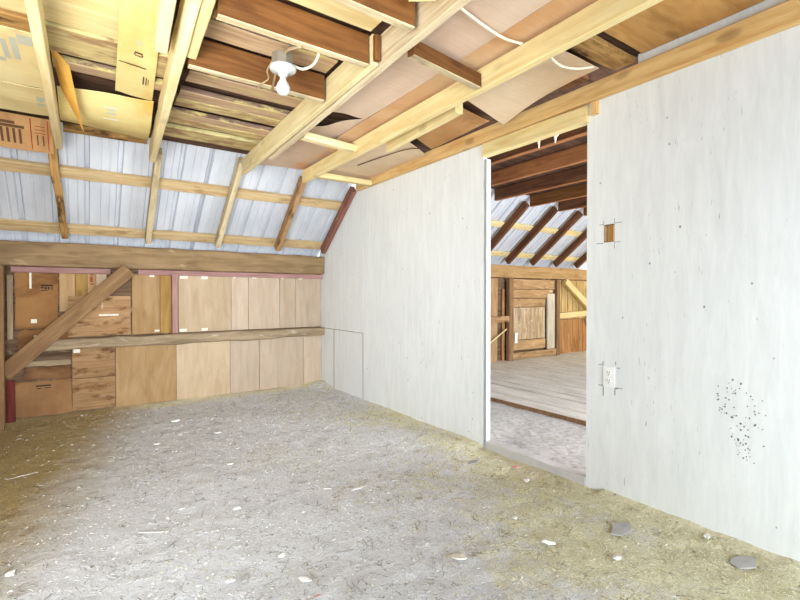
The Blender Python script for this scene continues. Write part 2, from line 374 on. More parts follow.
prism_x(bm, [(4.135, .703), (BY+.03, .703), (BY+.03, zr(BY+.03)), (zy(TLOW), TLOW), (4.135, TLOW)], WX, WX+T)
o = struct(link('wall_right', bm, ['wall', 'brace', 'slot']))
# left wall and front wall (behind the camera) with window openings; the front ones are invented for fill light
bm = bmesh.new()
bbox(bm, -.86, -1.7, -.05, -.8, -.35, 2.36); bbox(bm, -.86, 1.3, -.05, -.8, BY, 2.36); bbox(bm, -.86, -.35, -.05, -.8, 1.3, .35); bbox(bm, -.86, -.35, 1.75, -.8, 1.3, 2.36)
struct(link('wall_left', bm, 'tan_b'))
bm = bmesh.new()
bbox(bm, -.86, -1.76, -.05, -.3, -1.7, 2.36); bbox(bm, 2.0, -1.76, -.05, 3.0, -1.7, 2.36); bbox(bm, -.3, -1.76, -.05, 2, -1.7, .3); bbox(bm, -.3, -1.76, 1.9, 2, -1.7, 2.36)
bbox(bm, 3.0, -1.26, -.05, 9.06, -1.2, .3); bbox(bm, 3.0, -1.26, 2.0, 9.06, -1.2, 2.36); bbox(bm, 6.2, -1.26, .3, 9.06, -1.2, 2.0); bbox(bm, 2.43, -1.26, -.05, 3.0, -1.2, 2.36)
struct(link('wall_front', bm, 'tan_b'))
def window(n, horizontal, a0, a1, z0, z1, c):
    bm = bmesh.new(); t = .04
    for (p0, q0, p1, q1) in ((a0, z0, a1, z0+t), (a0, z1-t, a1, z1), (a0, z0+t, a0+t, z1-t), (a1-t, z0+t, a1, z1-t), ((a0+a1)/2-.015, z0+t, (a0+a1)/2+.015, z1-t)):
        if horizontal: bbox(bm, p0, c, q0, p1, c+.04, q1)
        else: bbox(bm, c, p0, q0, c+.04, p1, q1)
    struct(link('window_%d' % n, bm, 'whitepaint_trim'))  # number 2, in the front wall, is invented to frame the added fill
window(1, False, -.35, 1.3, .35, 1.75, -.85); window(2, True, -.3, 2, .3, 1.9, -1.75)  # the front one is invented, framing the added fill
# back knee wall: dark sheathing behind all boards
bm = bmesh.new(); bbox(bm, -.86, 5.165, -.05, 9.06, 5.22, 1.57); struct(link('wall_back', bm, 'dark'))
bm = bmesh.new(); bbox(bm, 9.0, -1.2, -.05, 9.06, 2.5, 2.36); bbox(bm, 9, 4.0, -.05, 9.06, 5.2, 2.36); bbox(bm, 9, 2.5, -.05, 9.06, 4, .7); bbox(bm, 9, 2.5, 1.9, 9.06, 4, 2.36)
struct(link('wall_far', bm, 'planks_r'))
# ceiling deck
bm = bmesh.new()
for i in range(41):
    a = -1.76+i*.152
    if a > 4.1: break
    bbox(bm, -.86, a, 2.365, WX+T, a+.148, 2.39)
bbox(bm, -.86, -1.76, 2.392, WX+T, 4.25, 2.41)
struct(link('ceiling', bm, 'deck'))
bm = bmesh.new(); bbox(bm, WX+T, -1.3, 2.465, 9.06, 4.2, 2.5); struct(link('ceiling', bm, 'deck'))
# floor of the next room: bare dirty strip, then long planks
bm = bmesh.new(); nx, ny = 40, 150; g = []
for j in range(ny+1):
    r = []
    for i in range(nx+1):
        x = WX+.005+1.2*i/nx; y = -1.25+6.42*j/ny; r.append(bm.verts.new((x, y, .012*noise.noise(Vector((x*4, y*3, 2)))+.006*noise.noise(Vector((x*13, y*9, 2)))-.01)))
    g.append(r)
for j in range(ny):
    for i in range(nx): bm.faces.new((g[j][i], g[j][i+1], g[j+1][i+1], g[j+1][i]))
struct(link('floor', bm, 'dust', smooth=True))
bm = bmesh.new(); x = 3.5; random.seed(3)
while x < 9:
    w = random.choice((.2, .24, .29, .33)); bbox(bm, x, -1.2, -.02, x+w-random.uniform(.012, .026), 5.165, .03+random.uniform(-.006, .006)); x += w
bbox(bm, 3.5, -1.2, -.08, 9, 5.165, -.05, 1); bbox(bm, 3.484, -1.2, -.03, 3.499, 5.165, .028, 2)
struct(link('floor', bm, ['planks', 'deck', 'brace']))
# door jamb: white strip on the far reveal, and the dirty sill
bm = bmesh.new(); bbox(bm, WX+.002, DY1-.030, .03, WX+.045, DY1-.010, 2.085); bbox(bm, WX+.012, DY1-.010, .03, WX+.045, DY1-.001, 2.085, 1); struct(link('trim_1', bm, ['whitepaint_trim', 'slot']))
lumber('threshold', (WX+.033, DY0+.002, -.006), (WX+.033, DY1-.032, -.006), .08, .088, 'sill', 'dusty grey-white wooden sill across the bottom of the doorway', 'threshold', rough=.006)
# shell over the next room's front slope is not seen; the roof continues as separate metal sheets below

# ------------------------------------------------------------------ metal roof sheets
def metal_sheet(xa, xb, label, group, s0=-.5, s1=1.2):
    prof = []; p = .229; x = math.floor(xa/p)*p
    pts = []
    while x < xb+p:
        for dx, h in ((0, 0), (.010, .026), (.034, .026), (.044, 0), (.104, 0), (.108, .006), (.118, .006), (.122, 0), (.168, 0), (.172, .006), (.182, .006), (.186, 0)): pts.append((x+dx, h))
        x += p
    pts = [q for q in pts if xa <= q[0] <= xb]
    pts = [(xa, 0)]+pts+[(xb, 0)]
    bm = bmesh.new(); ns = 6; top = []; bot = []
    # local frame: X along eave, Y up the slope, Z outward
    for j in range(ns+1):
        s = s0+(s1-s0)*j/ns
        top.append([bm.verts.new((q[0]-xa, s, q[1]+.002*noise.noise(Vector((q[0]*3, s*3, 1))))) for q in pts])
        bot.append([bm.verts.new((q[0]-xa, s, q[1]+.0012+.002*noise.noise(Vector((q[0]*3, s*3, 1))))) for q in pts])
    n = len(pts)
    for j in range(ns):
        for i in range(n-1):
            bm.faces.new((top[j][i], top[j+1][i], top[j+1][i+1], top[j][i+1])); bm.faces.new((bot[j][i], bot[j][i+1], bot[j+1][i+1], bot[j+1][i]))
    for i in range(n-1):
        bm.faces.new((top[0][i], top[0][i+1], bot[0][i+1], bot[0][i])); bm.faces.new((top[ns][i], bot[ns][i], bot[ns][i+1], top[ns][i+1]))
    o = link('metal_roof_sheet', bm, 'metal')
    X = Vector((1, 0, 0)); Y = Vector((0, SY, SZ)); Z = X.cross(Y); Z = Vector((0, SZ, -SY))
    m = Matrix((X, Y, Z)).transposed().to_4x4(); m.translation = Vector(roof(xa, 0, .142)); o.matrix_world = m
    return tag(o, label, 'roof sheet', group)
G = 'white metal roof sheets over the near room'
metal_sheet(-.86, .04, 'white ribbed metal roof sheet on the slope at the left edge of the photo', G)
metal_sheet(.0402, .94, 'white ribbed metal roof sheet on the slope left of centre, above the diagonal brace', G)
metal_sheet(.9402, 1.84, 'white ribbed metal roof sheet on the slope below the light bulb', G)
metal_sheet(1.8402, 2.3895, 'narrow white ribbed metal roof sheet on the slope beside the dull red rafter', G)
G = 'white metal roof sheets seen through the doorway'
for k, (a, w) in enumerate(((4.2, 'leftmost'), (5.103, 'second from left'), (6.006, 'third from left'), (6.909, 'fourth from left'))):
    metal_sheet(a, a+.9028, 'white metal roof sheet of the room beyond the doorway, %s' % w, G, s1=1.36)

# ------------------------------------------------------------------ back wall timbers
lumber('wall_beam', (-.79, 5.105, 1.458), (WX-.006, 5.105, 1.458), .105, .215, 'timber', 'long heavy grey-brown timber beam on top of the boarded back wall', 'beam', rough=.008, ch=.01)
lumber('wall_rail', (-.36, 5.095, .655), (2.385, 5.095, .657), .085, .1, 'rail', 'long weathered horizontal rail halfway up the boarded back wall', 'rail', rough=.016, ch=.012)
lumber('diagonal_brace', (-.565, 5.018, .44), (.345, 5.018, 1.34), .055, .13, 'brace', 'brown diagonal brace rising from the left post to the long beam', 'brace', up=(-.7, 0, .7), rough=.004)
lumber('post', (-.585, 4.95, -.01), (-.585, 4.95, 1.345), .07, .07, 'brace', 'square brown post at the left edge of the photo under the long beam', 'post', up=(0, -1, 0), rough=.004)
lumber('wall_batten', (-.528, 5.105, .72), (-.528, 5.105, 1.27), .02, .04, 'rail', 'short grey batten standing beside the left post above the diagonal brace', 'batten', up=(1, 0, 0))
lumber('ledger_strip', (-.52, 5.12, 1.322), (.2, 5.12, 1.322), .05, .05, 'pink', 'faded pink strip under the long beam, left of the diagonal brace', 'strip')
lumber('ledger_strip', (.43, 5.12, 1.322), (2.38, 5.12, 1.322), .05, .05, 'pink', 'faded pink strip under the long beam, right of the diagonal brace', 'strip')
lumber('stud', (.752, 5.12, .71), (.752, 5.12, 1.31), .05, .052, 'pink', 'faded pink upright stud between the long beam and the weathered rail', 'stud', up=(1, 0, 0))
lumber('red_board', (-.54, 5.135, .0), (-.54, 5.135, .36), .03, .075, 'redpaint', 'small dark red board at the foot of the left post', 'board', up=(1, 0, 0))

def wb(x0, z0, x1, z1, mat, label, y=5.148, name='wall_board', **k):
    return sheet(name, [(x0, y, z0), (x1, y, z0), (x1, y, z1), (x0, y, z1)], mat, label, 'board', 'boards lining the back wall', th=.012, nx=8, ny=10, warp=.003, **k)
TP = ('tape',)
wb(-.50, .80, -.20, 1.31, 'brownbox', 'brown panel with stencilled marks in the upper left corner of the back wall', y=5.14,
   marks=[(.60, .74, .88, .77, 1), (.60, .70, .66, .73, 1), (.68, .69, .74, .73, 1), (.76, .68, .80, .73, 1), (.84, .68, .87, .73, 1), (.60, .66, .76, .675, 1), (.33, .70, .38, .98, 2), (.36, .1, .5, .17, 2)], extra=('ink', 'tape'), jag=.01)
wb(-.48, .6, -.12, .79, 'brownbox', 'stained brown piece behind the foot of the diagonal brace', jag=.02, marks=[(.3, .2, .42, .75, 1)], extra=TP)
wb(-.19, .95, -.075, 1.31, 'tan_b', 'narrow knotty board beside the stencilled panel on the back wall')
wb(-.07, .93, .02, 1.31, 'tan_y', 'narrow yellowish board just left of the red-marked strip on the back wall')
wb(.022, .93, .085, 1.31, 'tan_b', 'narrow strip with red marks above the diagonal brace', marks=[(.3, .7, .7, .73, 1), (.3, .76, .6, .9, 1), (.3, .93, .7, .96, 1)], extra=('redink',))
wb(.088, .93, .17, 1.31, 'tan', 'pale narrow board right of the red-marked strip on the back wall')
wb(-.13, .715, .365, 1.09, 'knotty', 'heavily knotted brown board under the diagonal brace above the rail', y=5.142, marks=[(.48, .5, .8, .54, 1)], extra=TP)
wb(.38, .715, .62, 1.31, 'tan_b', 'plain tan board right of the knotted board above the rail', y=5.144, marks=[(.62, .95, .8, .99, 1), (.8, .03, .98, .06, 1)], extra=TP)
wb(.625, .715, .725, 1.31, 'tan_y', 'narrow yellow-tan board just left of the pink upright stud')
wb(.79, .715, 1.315, 1.31, 'tan', 'wide plain tan panel with white tape corners right of the pink stud', y=5.144,
   marks=[(.03, .93, .17, .99, 1), (.42, .93, .54, .99, 1), (.02, .01, .15, .06, 1), (.42, .01, .54, .06, 1)], extra=TP)
for a, b, m, l in ((1.32, 1.5, 'tan_p', 'first pale board right of the wide taped panel, above the rail'), (1.505, 1.86, 'tan_p', 'second pale board right of the wide taped panel, above the rail'),
                   (1.865, 2.055, 'tan_p', 'third pale board right of the wide taped panel, above the rail'), (2.06, 2.385, 'tan_p', 'pale board above the rail touching the white wall corner')):
    wb(a, .715, b, 1.31, m, l, marks=[(.1, .96, .25, .99, 1)], extra=TP)
wb(-.45, .47, -.11, .515, 'rail', 'thin light slat above the dark recess low on the back wall', y=5.12, jag=.01)
wb(-.44, .345, -.11, .46, 'tornboard', 'torn dark brown board below the thin light slat', y=5.146, jag=.015)
wb(-.50, .025, -.105, .335, 'tornboard', 'brown scuffed panel at floor level right of the red board', y=5.14, jag=.012, marks=[(.35, .84, .62, .88, 1), (.37, .77, .44, .8, 1), (.5, .78, .62, .8, 1)], extra=('ink',))
wb(-.10, .33, .235, .605, 'knotty', 'upper of two knotted boards below the rail near the diagonal brace', y=5.144, marks=[(.03, .86, .18, .98, 1)], extra=TP)
wb(-.10, .03, .235, .325, 'knotty', 'lower of two knotted boards at floor level', y=5.142)
for a, b, m, l in ((.24, .765, 'tan_b', 'wide tan board below the rail, right of the two knotted boards'), (.77, 1.3, 'tan', 'wide pale tan board below the rail under the taped panel'),
                   (1.305, 1.62, 'tan_p', 'pale pinkish board below the rail, third from the white corner'), (1.625, 2.15, 'tan_p', 'wide pale pinkish board below the rail, second from the white corner'),
                   (2.155, 2.385, 'tan_p', 'narrow pale board below the rail at the white wall corner')):
    wb(a, .02, b, .605, m, l)

# ------------------------------------------------------------------ lower roof slope: rafters and purlins
def rafter(x0, x1, s1, w, mat, label, grp='rafters of the near room', s0=.0, rough=.003, d=.09):
    a = roof(x0, s0, d/2); b = roof(x1, s1, d/2)
    return lumber('rafter', a, b, w, d, mat, label, 'rafter', grp, up=(0, SZ, -SY), rough=rough)
rafter(-.142, -.2, 1.03, .052, 'bark', 'bark-edged crooked rafter, leftmost of the near room', rough=.016)
rafter(.507, .505, 1.06, .05, 'pine_w', 'tan rafter standing right under the end of the pale paired joists')
rafter(1.15, 1.165, 1.1, .05, 'pine_w', 'pale rafter below the light bulb, next to the long doubled joist')
rafter(1.80, 1.785, 1.0, .055, 'knotty', 'knotty brown rafter meeting the far end of the yellow pine joist')
rafter(2.362, 2.362, .97, .05, 'red', 'dull red rafter against the white wall')
lumber('purlin', roof(-.79, .664, .1156), roof(2.383, .664, .1156), .045, .10, 'purl', 'upper pale purlin running across the metal roof behind the rafters', 'purlin', 'purlins of the near room', up=(0, SY, SZ), rough=.006)
lumber('purlin', roof(-.79, .018, .1156), roof(2.383, .018, .1156), .045, .095, 'purl', 'lower weathered purlin just above the long timber beam', 'purlin', 'purlins of the near room', up=(0, SY, SZ), rough=.006)
lumber('purlin', (-.79, 4.30, 2.225), (-.235, 4.30, 2.225), .04, .08, 'dark', 'dark rough purlin above the metal roof at the far left', 'purlin', 'purlins of the near room', rough=.008)
lumber('bark_strip', roof(-.125, 1.11, .085), roof(.42, 1.12, .085), .03, .07, 'bark', 'bark-edged strip along the lower edge of the curved yellow cardboard', 'strip', up=(0, SY, SZ), rough=.008)

# ------------------------------------------------------------------ ceiling joists
JB = 2.16
lumber('ceiling_joist', (-.158, .5, JB+.05), (-.148, 4.14, JB+.05), .042, .1, 'pine', 'bright pale joist, leftmost under the ceiling', 'joist', 'long ceiling joists')
lumber('ceiling_joist', (.272, .5, JB+.07), (.45, 4.12, JB+.07), .044, .14, 'pine', 'long pale joist between two shorter boards, left of the light bulb', 'joist', 'long ceiling joists', rough=.004)
lumber('sister_joist', (.319, .5, JB+.075), (.403, 2.24, JB+.075), .042, .13, 'pine_y', 'yellow board against the right side of the pale joist near the bulb', 'joist')
lumber('sister_joist', (.168, .5, JB+.055), (.282, 2.25, JB+.055), .05, .10, 'pine', 'pale board left of the pale joist, ending beside the yellow cardboard', 'joist')
lumber('ceiling_joist', (1.107, 1.8, JB+.07), (1.160, 4.08, JB+.07), .034, .14, 'pine', 'smooth pale joist at the far half of the doubled beam right of the bulb', 'joist', 'long ceiling joists', rough=.001)
lumber('rough_plank', (1.108, .5, JB+.069), (1.200, 3.5, JB+.069), .038, .146, 'rough', 'rough splintered joist doubling the smooth one right of the bulb', 'joist', rough=.005)
lumber('ceiling_joist', (1.70, .4, JB+.055), (1.71, 4.06, JB+.055), .042, .11, 'pine_y', 'long yellow pine joist between the doubled beam and the white wall', 'joist', 'long ceiling joists')
lumber('wall_plate', (2.364, -1.6, 2.242), (2.364, 4.2, 2.242), .042, .098, 'pine_o', 'long yellow-orange pine plate along the top of the white wall', 'beam')
lumber('door_header', (2.392, DY0-.012, 2.139), (2.392, DY1-.012, 2.145), .06, .094, 'pine_y', 'yellow pine header over the doorway', 'header')
lumber('wood_offcut', (2.375, 1.495, 2.12), (2.375, 1.495, 2.19), .025, .04, 'pine_o', 'tiny wood end right of the door header above the white wall', 'wood piece', up=(0, 1, 0))
# cross blocking between the paired joists and the doubled beam
for y, xa, xb, m, l in ((1.48, .40, 1.082, 'block', 'rust-brown cross joist nearest the camera above the bulb'), (1.835, .42, 1.082, 'block', 'rust-brown cross joist just in front of the bulb'),
                        (2.305, .40, 1.082, 'block', 'rust-brown cross joist just behind the bulb')):
    lumber('cross_joist', (xa, y, JB+.07), (xb, y, JB+.07), .04, .14, m, l, 'joist', 'rust-brown cross joists around the bulb', edge='pine_w')
    # pale underside is the edge colour: sawn wood with bounced light painted in
for (x, y, z) in ():
    pass
# flat planks lying above the joists (skip sheathing)
def flat(y0, y1, x0, x1, mat, label, z=2.302, th=.035, g='flat planks above the joists'):
    lumber('ceiling_plank', (x0, (y0+y1)/2, z+th/2), (x1, (y0+y1)/2, z+th/2), y1-y0, th, mat, label, 'plank', g, rough=.004, edge={'purple': 'pinkedge', 'olive': 'oliveedge'}.get(mat))
flat(1.95, 2.1, .46, 1.08, 'olive', 'stained plank above the bulb between the two nearer cross joists')
flat(2.12, 2.27, .46, 1.08, 'purple', 'purple-brown plank right over the bulb')
flat(2.40, 2.60, .46, 1.08, 'olive', 'wide olive-stained plank just behind the third cross joist')
flat(2.66, 2.80, .47, 1.17, 'purple', 'purple-brown plank behind the wide olive-stained plank')
flat(2.94, 3.06, .47, 1.17, 'purple', 'dull plank two rows behind the wide olive-stained plank')
flat(3.065, 3.19, .47, 1.17, 'olive', 'plank three rows behind the wide olive-stained plank')
flat(3.31, 3.42, .47, 1.17, 'purple', 'plank four rows behind the wide olive-stained plank')
flat(3.425, 3.53, .47, 1.17, 'olive', 'plank five rows behind the wide olive-stained plank')
flat(3.63, 3.84, .47, 1.17, 'olive', 'olive-stained plank nearest the metal roof below the bulb')
flat(2.05, 2.55, -.5, .31, 'pine_y', 'wide yellow plank at the top left of the ceiling', z=2.31)
flat(2.57, 2.83, -.14, .42, 'olive', 'mould-stained pale plank behind the wide yellow plank')
flat(2.57, 2.69, -.6, -.17, 'bark', 'brown stained plank left of the bright leftmost joist')
flat(2.92, 3.02, -.13, .42, 'purple', 'dull plank in the dark gap behind the mould-stained plank')
flat(1.25, 1.45, .45, 1.08, 'pine_y', 'yellow plank above the nearest rust-brown cross joist')
flat(1.58, 1.80, .45, 1.08, 'pine_y', 'yellow stained plank between the two nearer cross joists')
# short nailers right of the doubled beam
lumber('nailer', (1.20, 1.65, 2.20), (1.675, 1.71, 2.20), .04, .075, 'block', 'short brown nailer from the rough splintered joist to the yellow joist, nearest', 'nailer', 'short nailers between joists', edge='pine_w')
lumber('nailer', (1.24, 2.98, 2.205), (1.68, 3.04, 2.205), .075, .05, 'pine', 'short rounded nailer between the joists beside the dark triangular gap', 'nailer', 'short nailers between joists', ch=.02)
lumber('nailer', (1.735, 3.9, 2.21), (2.34, 3.9, 2.21), .06, .05, 'pine_y', 'short nailer from the yellow joist to the white wall', 'nailer', 'short nailers between joists')
lumber('loose_stud', (1.86, 2.84, 2.205), (1.84, 2.04, 2.225), .04, .085, 'pine_y', 'short yellow pine stick beside the yellow joist above the doorway', 'stick', w1=.06)
lumber('wood_offcut', (.98, 1.36, 2.23), (1.06, 1.30, 2.23), .03, .1, 'pine_y', 'small yellow wedge of wood beside the rough joist at the top edge', 'wood piece')
lumber('cleat', (1.106, 1.783, 2.172), (1.106, 1.783, 2.285), .03, .026, 'block', 'small brown cleat at the near end of the smooth doubled joist', 'cleat', up=(0, -1, 0))

# ------------------------------------------------------------------ sheets of cardboard and board on the ceiling
Z1 = 2.29
def csheet(c, mat, label, name='ceiling_sheet', cat='sheet', **k): return sheet(name, c, mat, label, cat, 'sheets nailed under the ceiling', **k)
csheet([(1.21, .6, Z1), (1.21, 2.68, Z1), (1.56, 2.67, Z1), (1.56, .6, Z1)], 'pinksheet', 'pinkish sheet right of the rough splintered joist', warp=.008)
csheet([(1.57, .9, Z1+.01), (1.57, 3.3, Z1-.012), (1.725, 3.5, Z1-.012), (1.725, .9, Z1+.01)], 'orangesheet', 'orange-stained sheet above the yellow joist', warp=.002, nx=20, ny=4)
csheet([(1.35, 3.05, Z1+.016), (1.25, 4.18, Z1+.01), (2.0, 4.12, Z1+.01), (1.60, 2.66, Z1+.012)], 'pinksheet', 'pinkish sheet with a torn slanting edge behind the dark gap', warp=.01)
csheet([(1.74, 2.66, Z1-.022), (1.74, 4.1, Z1-.024), (2.34, 4.1, Z1-.024), (2.34, 3.0, Z1-.022)], 'hangsheet', 'pale sheet between the yellow joist and the white wall at the far end', warp=.006)
csheet([(1.78, 1.40, 2.30), (1.80, 2.02, 2.285), (2.29, 2.10, 2.225), (2.24, 1.39, 2.30)], 'hangsheet', 'warped pale sheet sagging above the doorway', bend=lambda u, v: -.05*math.sin(math.pi*min(1, u*1.0))*v*.6, warp=.004)
csheet([(1.78, .4, 2.345), (1.78, 1.23, 2.345), (2.375, 1.23, 2.345), (2.375, .4, 2.345)], 'ply', 'orange-brown plywood sheet at the top right of the ceiling', th=.01, warp=.002)
csheet([(1.76, 2.2, 2.335), (1.76, 2.64, 2.32), (2.36, 2.95, 2.30), (2.36, 2.3, 2.33)], 'printedbox', 'brown warped board above the short yellow stick', warp=.004)
lumber('ceiling_plank', (1.74, 1.33, 2.335), (2.38, 1.33, 2.335), .12, .03, 'bark', 'stained plank between the plywood and the sagging sheet above the doorway', 'plank')
lumber('ceiling_plank', (1.74, 1.62, 2.345), (2.38, 1.62, 2.345), .16, .03, 'block', 'reddish-brown plank above the right edge of the sagging sheet', 'plank')
# left bays
csheet([(.106, 1.6, 2.275), (.152, 3.13, 2.29), (.35, 3.205, 2.30), (.24, 1.6, 2.275)], 'yellowcard', 'long yellow cardboard strip with printed symbols left of the paired joists', name='cardboard_strip', warp=.003,
       marks=[(.62, .42, .632, .62, 1), (.632, .40, .642, .44, 1), (.632, .60, .642, .64, 1), (.642, .42, .65, .62, 1), (.545, .45, .553, .6, 2), (.56, .44, .566, .6, 2), (.715, .05, .722, .75, 1), (.722, .2, .726, .72, 1), (.79, .68, .86, .72, 1), (.79, .76, .86, .79, 1), (.80, .82, .85, .84, 1)], extra=('brownink', 'greyink'))
csheet([(-.125, 3.28, 2.30), (-.125, 3.86, 2.285), (.40, 3.97, 2.285), (.36, 3.22, 2.305)], 'yellowcard', 'curved yellow cardboard below the printed strip, with a small white label', name='cardboard_sheet', warp=.004,
       bend=lambda u, v: .05*math.sin(math.pi*u)*1, marks=[(.18, .46, .42, .62, 1), (.22, .5, .25, .58, 2), (.28, .49, .31, .6, 2)], extra=('tape', 'greyink'))
csheet([(-.135, 2.78, 2.31), (-.108, 3.25, 2.29), (.0, 3.5, 2.13), (-.06, 2.95, 2.30)], 'orangecard', 'orange cardboard flap hanging down beside the leftmost joist', name='cardboard_flap', nx=8, ny=6, warp=.003)
csheet([(-.55, 2.68, 2.295), (-.55, 3.35, 2.285), (-.178, 3.33, 2.285), (-.178, 2.68, 2.295)], 'palecard', 'pale yellow cardboard with faded blue print in the top left corner', name='cardboard_sheet', warp=.004,
       marks=[(.18, .62, .5, .68, 1), (.12, .72, .48, .79, 1), (.05, .80, .2, .97, 1), (.5, .52, .56, .62, 1)], extra=('greyink',))
csheet([(-.56, 3.36, 2.284), (-.56, 3.80, 2.275), (-.18, 3.78, 2.275), (-.178, 3.34, 2.284)], 'palecard', 'beige lower cardboard half under the fold at the far left', name='cardboard_sheet', warp=.004, marks=[(.3, .86, .6, .96, 1)], extra=('greyink',))
def letters():
    L = [(.62, .28, .70, .62, 1)]
    for v in (.30, .38, .46, .54): L.append((.18, v, .60, v+.035, 1))
    L += [(.06, .70, .95, .715, 2), (.06, .93, .95, .945, 2), (.2, .78, .5, .80, 1), (.2, .86, .5, .88, 1), (.55, .76, .57, .9, 2), (.65, .76, .67, .9, 2), (.75, .76, .77, .9, 2), (.72, .2, .80, .5, 1)]
    return [(a, b, c2, d, m) for a, b, c2, d, m in L]
s0, s1 = .86, 1.10
csheet([roof(-.6, 1.22, -.02), roof(-.6, .93, -.02), roof(-.185, .93, -.02), roof(-.185, 1.22, -.02)][::1], 'printedbox', 'brown printed box cardboard at the far left above the metal roof', name='cardboard_sheet', warp=.004,
       marks=[(1-c, b, 1-a, d, m) for a, b, c, d, m in letters()], extra=('brownink', 'redink'))

# ------------------------------------------------------------------ bare bulb fixture
fx = thing('bulb_fixture', (.768, 2.07, 2.158), 'white porcelain lampholder with bare bulb hanging under the ceiling joists', 'lamp')
def fpart(name, bm, mat, loc=(0, 0, 0), smooth=True, parent=None):
    o = link(name, bm, mat, smooth=smooth); o.parent = parent or fx; o.location = loc; return o
bm = bmesh.new(); bmesh.ops.create_cone(bm, cap_ends=True, segments=8, radius1=.05, radius2=.05, depth=.05)
fpart('junction_box', bm, 'metalbox', (-.004, 0, .035), False)
fpart('lampholder', lathe_bm([(.0, .012), (.05, .012), (.06, .006), (.062, -.002), (.058, -.010), (.04, -.014), (.028, -.018), (.022, -.026), (.020, -.036), (.0, -.036)]), 'porcelain')
fpart('light_bulb', lathe_bm([(r*.95, z*.76) for r, z in [(.0, -.045), (.014, -.046), (.0145, -.064), (.018, -.076), (.026, -.092), (.032, -.110), (.0335, -.124), (.031, -.140), (.023, -.153), (.012, -.160), (.0, -.162)]]), 'bulb')
bm = tube_bm([(-.008, -.235, -.004), (-.006, -.10, .045), (-.004, .0, .066), (.01, .12, .045), (.03, .235, -.004)], .006)
fpart('bar_hanger', bm, 'rusty')
fpart('cable', tube_bm(spline([(.05, 0, .03), (.085, -.03, .01), (.105, -.10, .005), (.10, -.17, .015), (.09, -.205, .04)]), .006), 'cable')
fpart('twisted_wire', tube_bm(spline([(-.05, .01, .02), (-.055, .06, -.0), (-.03, .12, -.01), (-.05, .2, -.015), (-.035, .232, -.02)]), .0035), 'rusty')
fpart('bracket', tube_bm([(.0, -.03, .06), (.012, -.06, .075), (.03, -.075, .085)], .008), 'metalbox')

# cables
def cable(pts, r, mat, label): return tag(link('cable', tube_bm(spline(pts, 10), r), mat, smooth=True), label, 'cable')
cable([(1.24, 1.39, 2.272), (1.40, 1.42, 2.268), (1.56, 1.435, 2.262), (1.69, 1.435, 2.275), (1.80, 1.40, 2.275), (1.855, 1.41, 2.262), (1.93, 1.43, 2.258), (2.01, 1.435, 2.258), (2.09, 1.41, 2.262), (2.15, 1.365, 2.27)], .006, 'cable', 'cream electric cable looping under the ceiling sheets across the yellow joist')
cable([(2.02, 3.58, 2.262), (2.06, 3.2, 2.258), (2.12, 2.95, 2.26), (2.2, 2.86, 2.255)], .004, 'darkcable', 'thin dark wire along the ceiling near the far end of the white wall')

# ------------------------------------------------------------------ outlet, cut-out, nicks on the white wall
ot = thing('wall_outlet', (WX, 1.4115, .645), 'white electrical outlet low on the white wall right of the doorway', 'outlet')
bm = bmesh.new(); bbox(bm, -.006, -.034, -.057, .0, .034, .057); bmesh.ops.bevel(bm, geom=bm.edges[:], offset=.002, segments=2, affect='EDGES')
o = link('cover_plate', bm, 'plastic'); o.parent = ot
for zc in (.022, -.022):
    bm = bmesh.new(); bmesh.ops.create_cone(bm, cap_ends=True, segments=20, radius1=.0165, radius2=.0165, depth=.003, matrix=Matrix.Translation((-.007, 0, zc)) @ Matrix.Rotation(R(90), 4, 'Y'))
    o = link('socket', bm, 'plastic'); o.parent = ot
    for dy in (-.006, .006):
        bm = bmesh.new(); bbox(bm, -.0092, dy-.0013, zc+.001, -.0084, dy+.0013, zc+.009); q = link('slot', bm, 'slot'); q.parent = o
    bm = bmesh.new(); bbox(bm, -.0092, -.003, zc-.011, -.0084, .003, zc-.006); q = link('slot', bm, 'slot'); q.parent = o
def nick(name, rects, label):
    t = thing('saw_marks', (WX, rects[0][0], rects[0][1]), label, 'saw marks')
    for ya, za, yb, zb in rects:
        bm = bmesh.new(); bbox(bm, -.0012, ya-t.location.y, za-t.location.z, .001, yb-t.location.y, zb-t.location.z); q = link(name, bm, 'cutline'); q.parent = t
nick('saw_mark', [(1.445, .706, 1.475, .709), (1.446, .71, 1.449, .728), (1.372, .715, 1.375, .735), (1.35, .699, 1.368, .702), (1.45, .59, 1.475, .593), (1.444, .535, 1.447, .588), (1.36, .585, 1.378, .588), (1.334, .59, 1.376, .593), (1.376, .55, 1.379, .585)], 'thin saw marks around the outlet on the white wall')
nick('saw_mark', [(1.449, 1.493, 1.475, 1.4955), (1.449, 1.388, 1.49, 1.3915), (1.343, 1.493, 1.384, 1.4955), (1.352, 1.389, 1.384, 1.3915), (1.447, 1.494, 1.449, 1.515), (1.384, 1.494, 1.3862, 1.52), (1.384, 1.355, 1.3862, 1.39)], 'thin saw marks crossing at the corners of the square cut-out')
lumber('wall_stud', (2.46, 1.435, -.02), (2.46, 1.435, 2.3), .045, .06, 'pine_o', 'wood stud showing inside the square cut-out in the white wall', 'stud', up=(1, 0, 0))
cable([(2.432, 1.40, 1.50), (2.428, 1.395, 1.475), (2.426, 1.392, 1.455), (2.428, 1.394, 1.40)], .007, 'cable', 'cream wire end inside the square cut-out')
bm = bmesh.new(); random.seed(11)     # chipped spots, right part of the wall
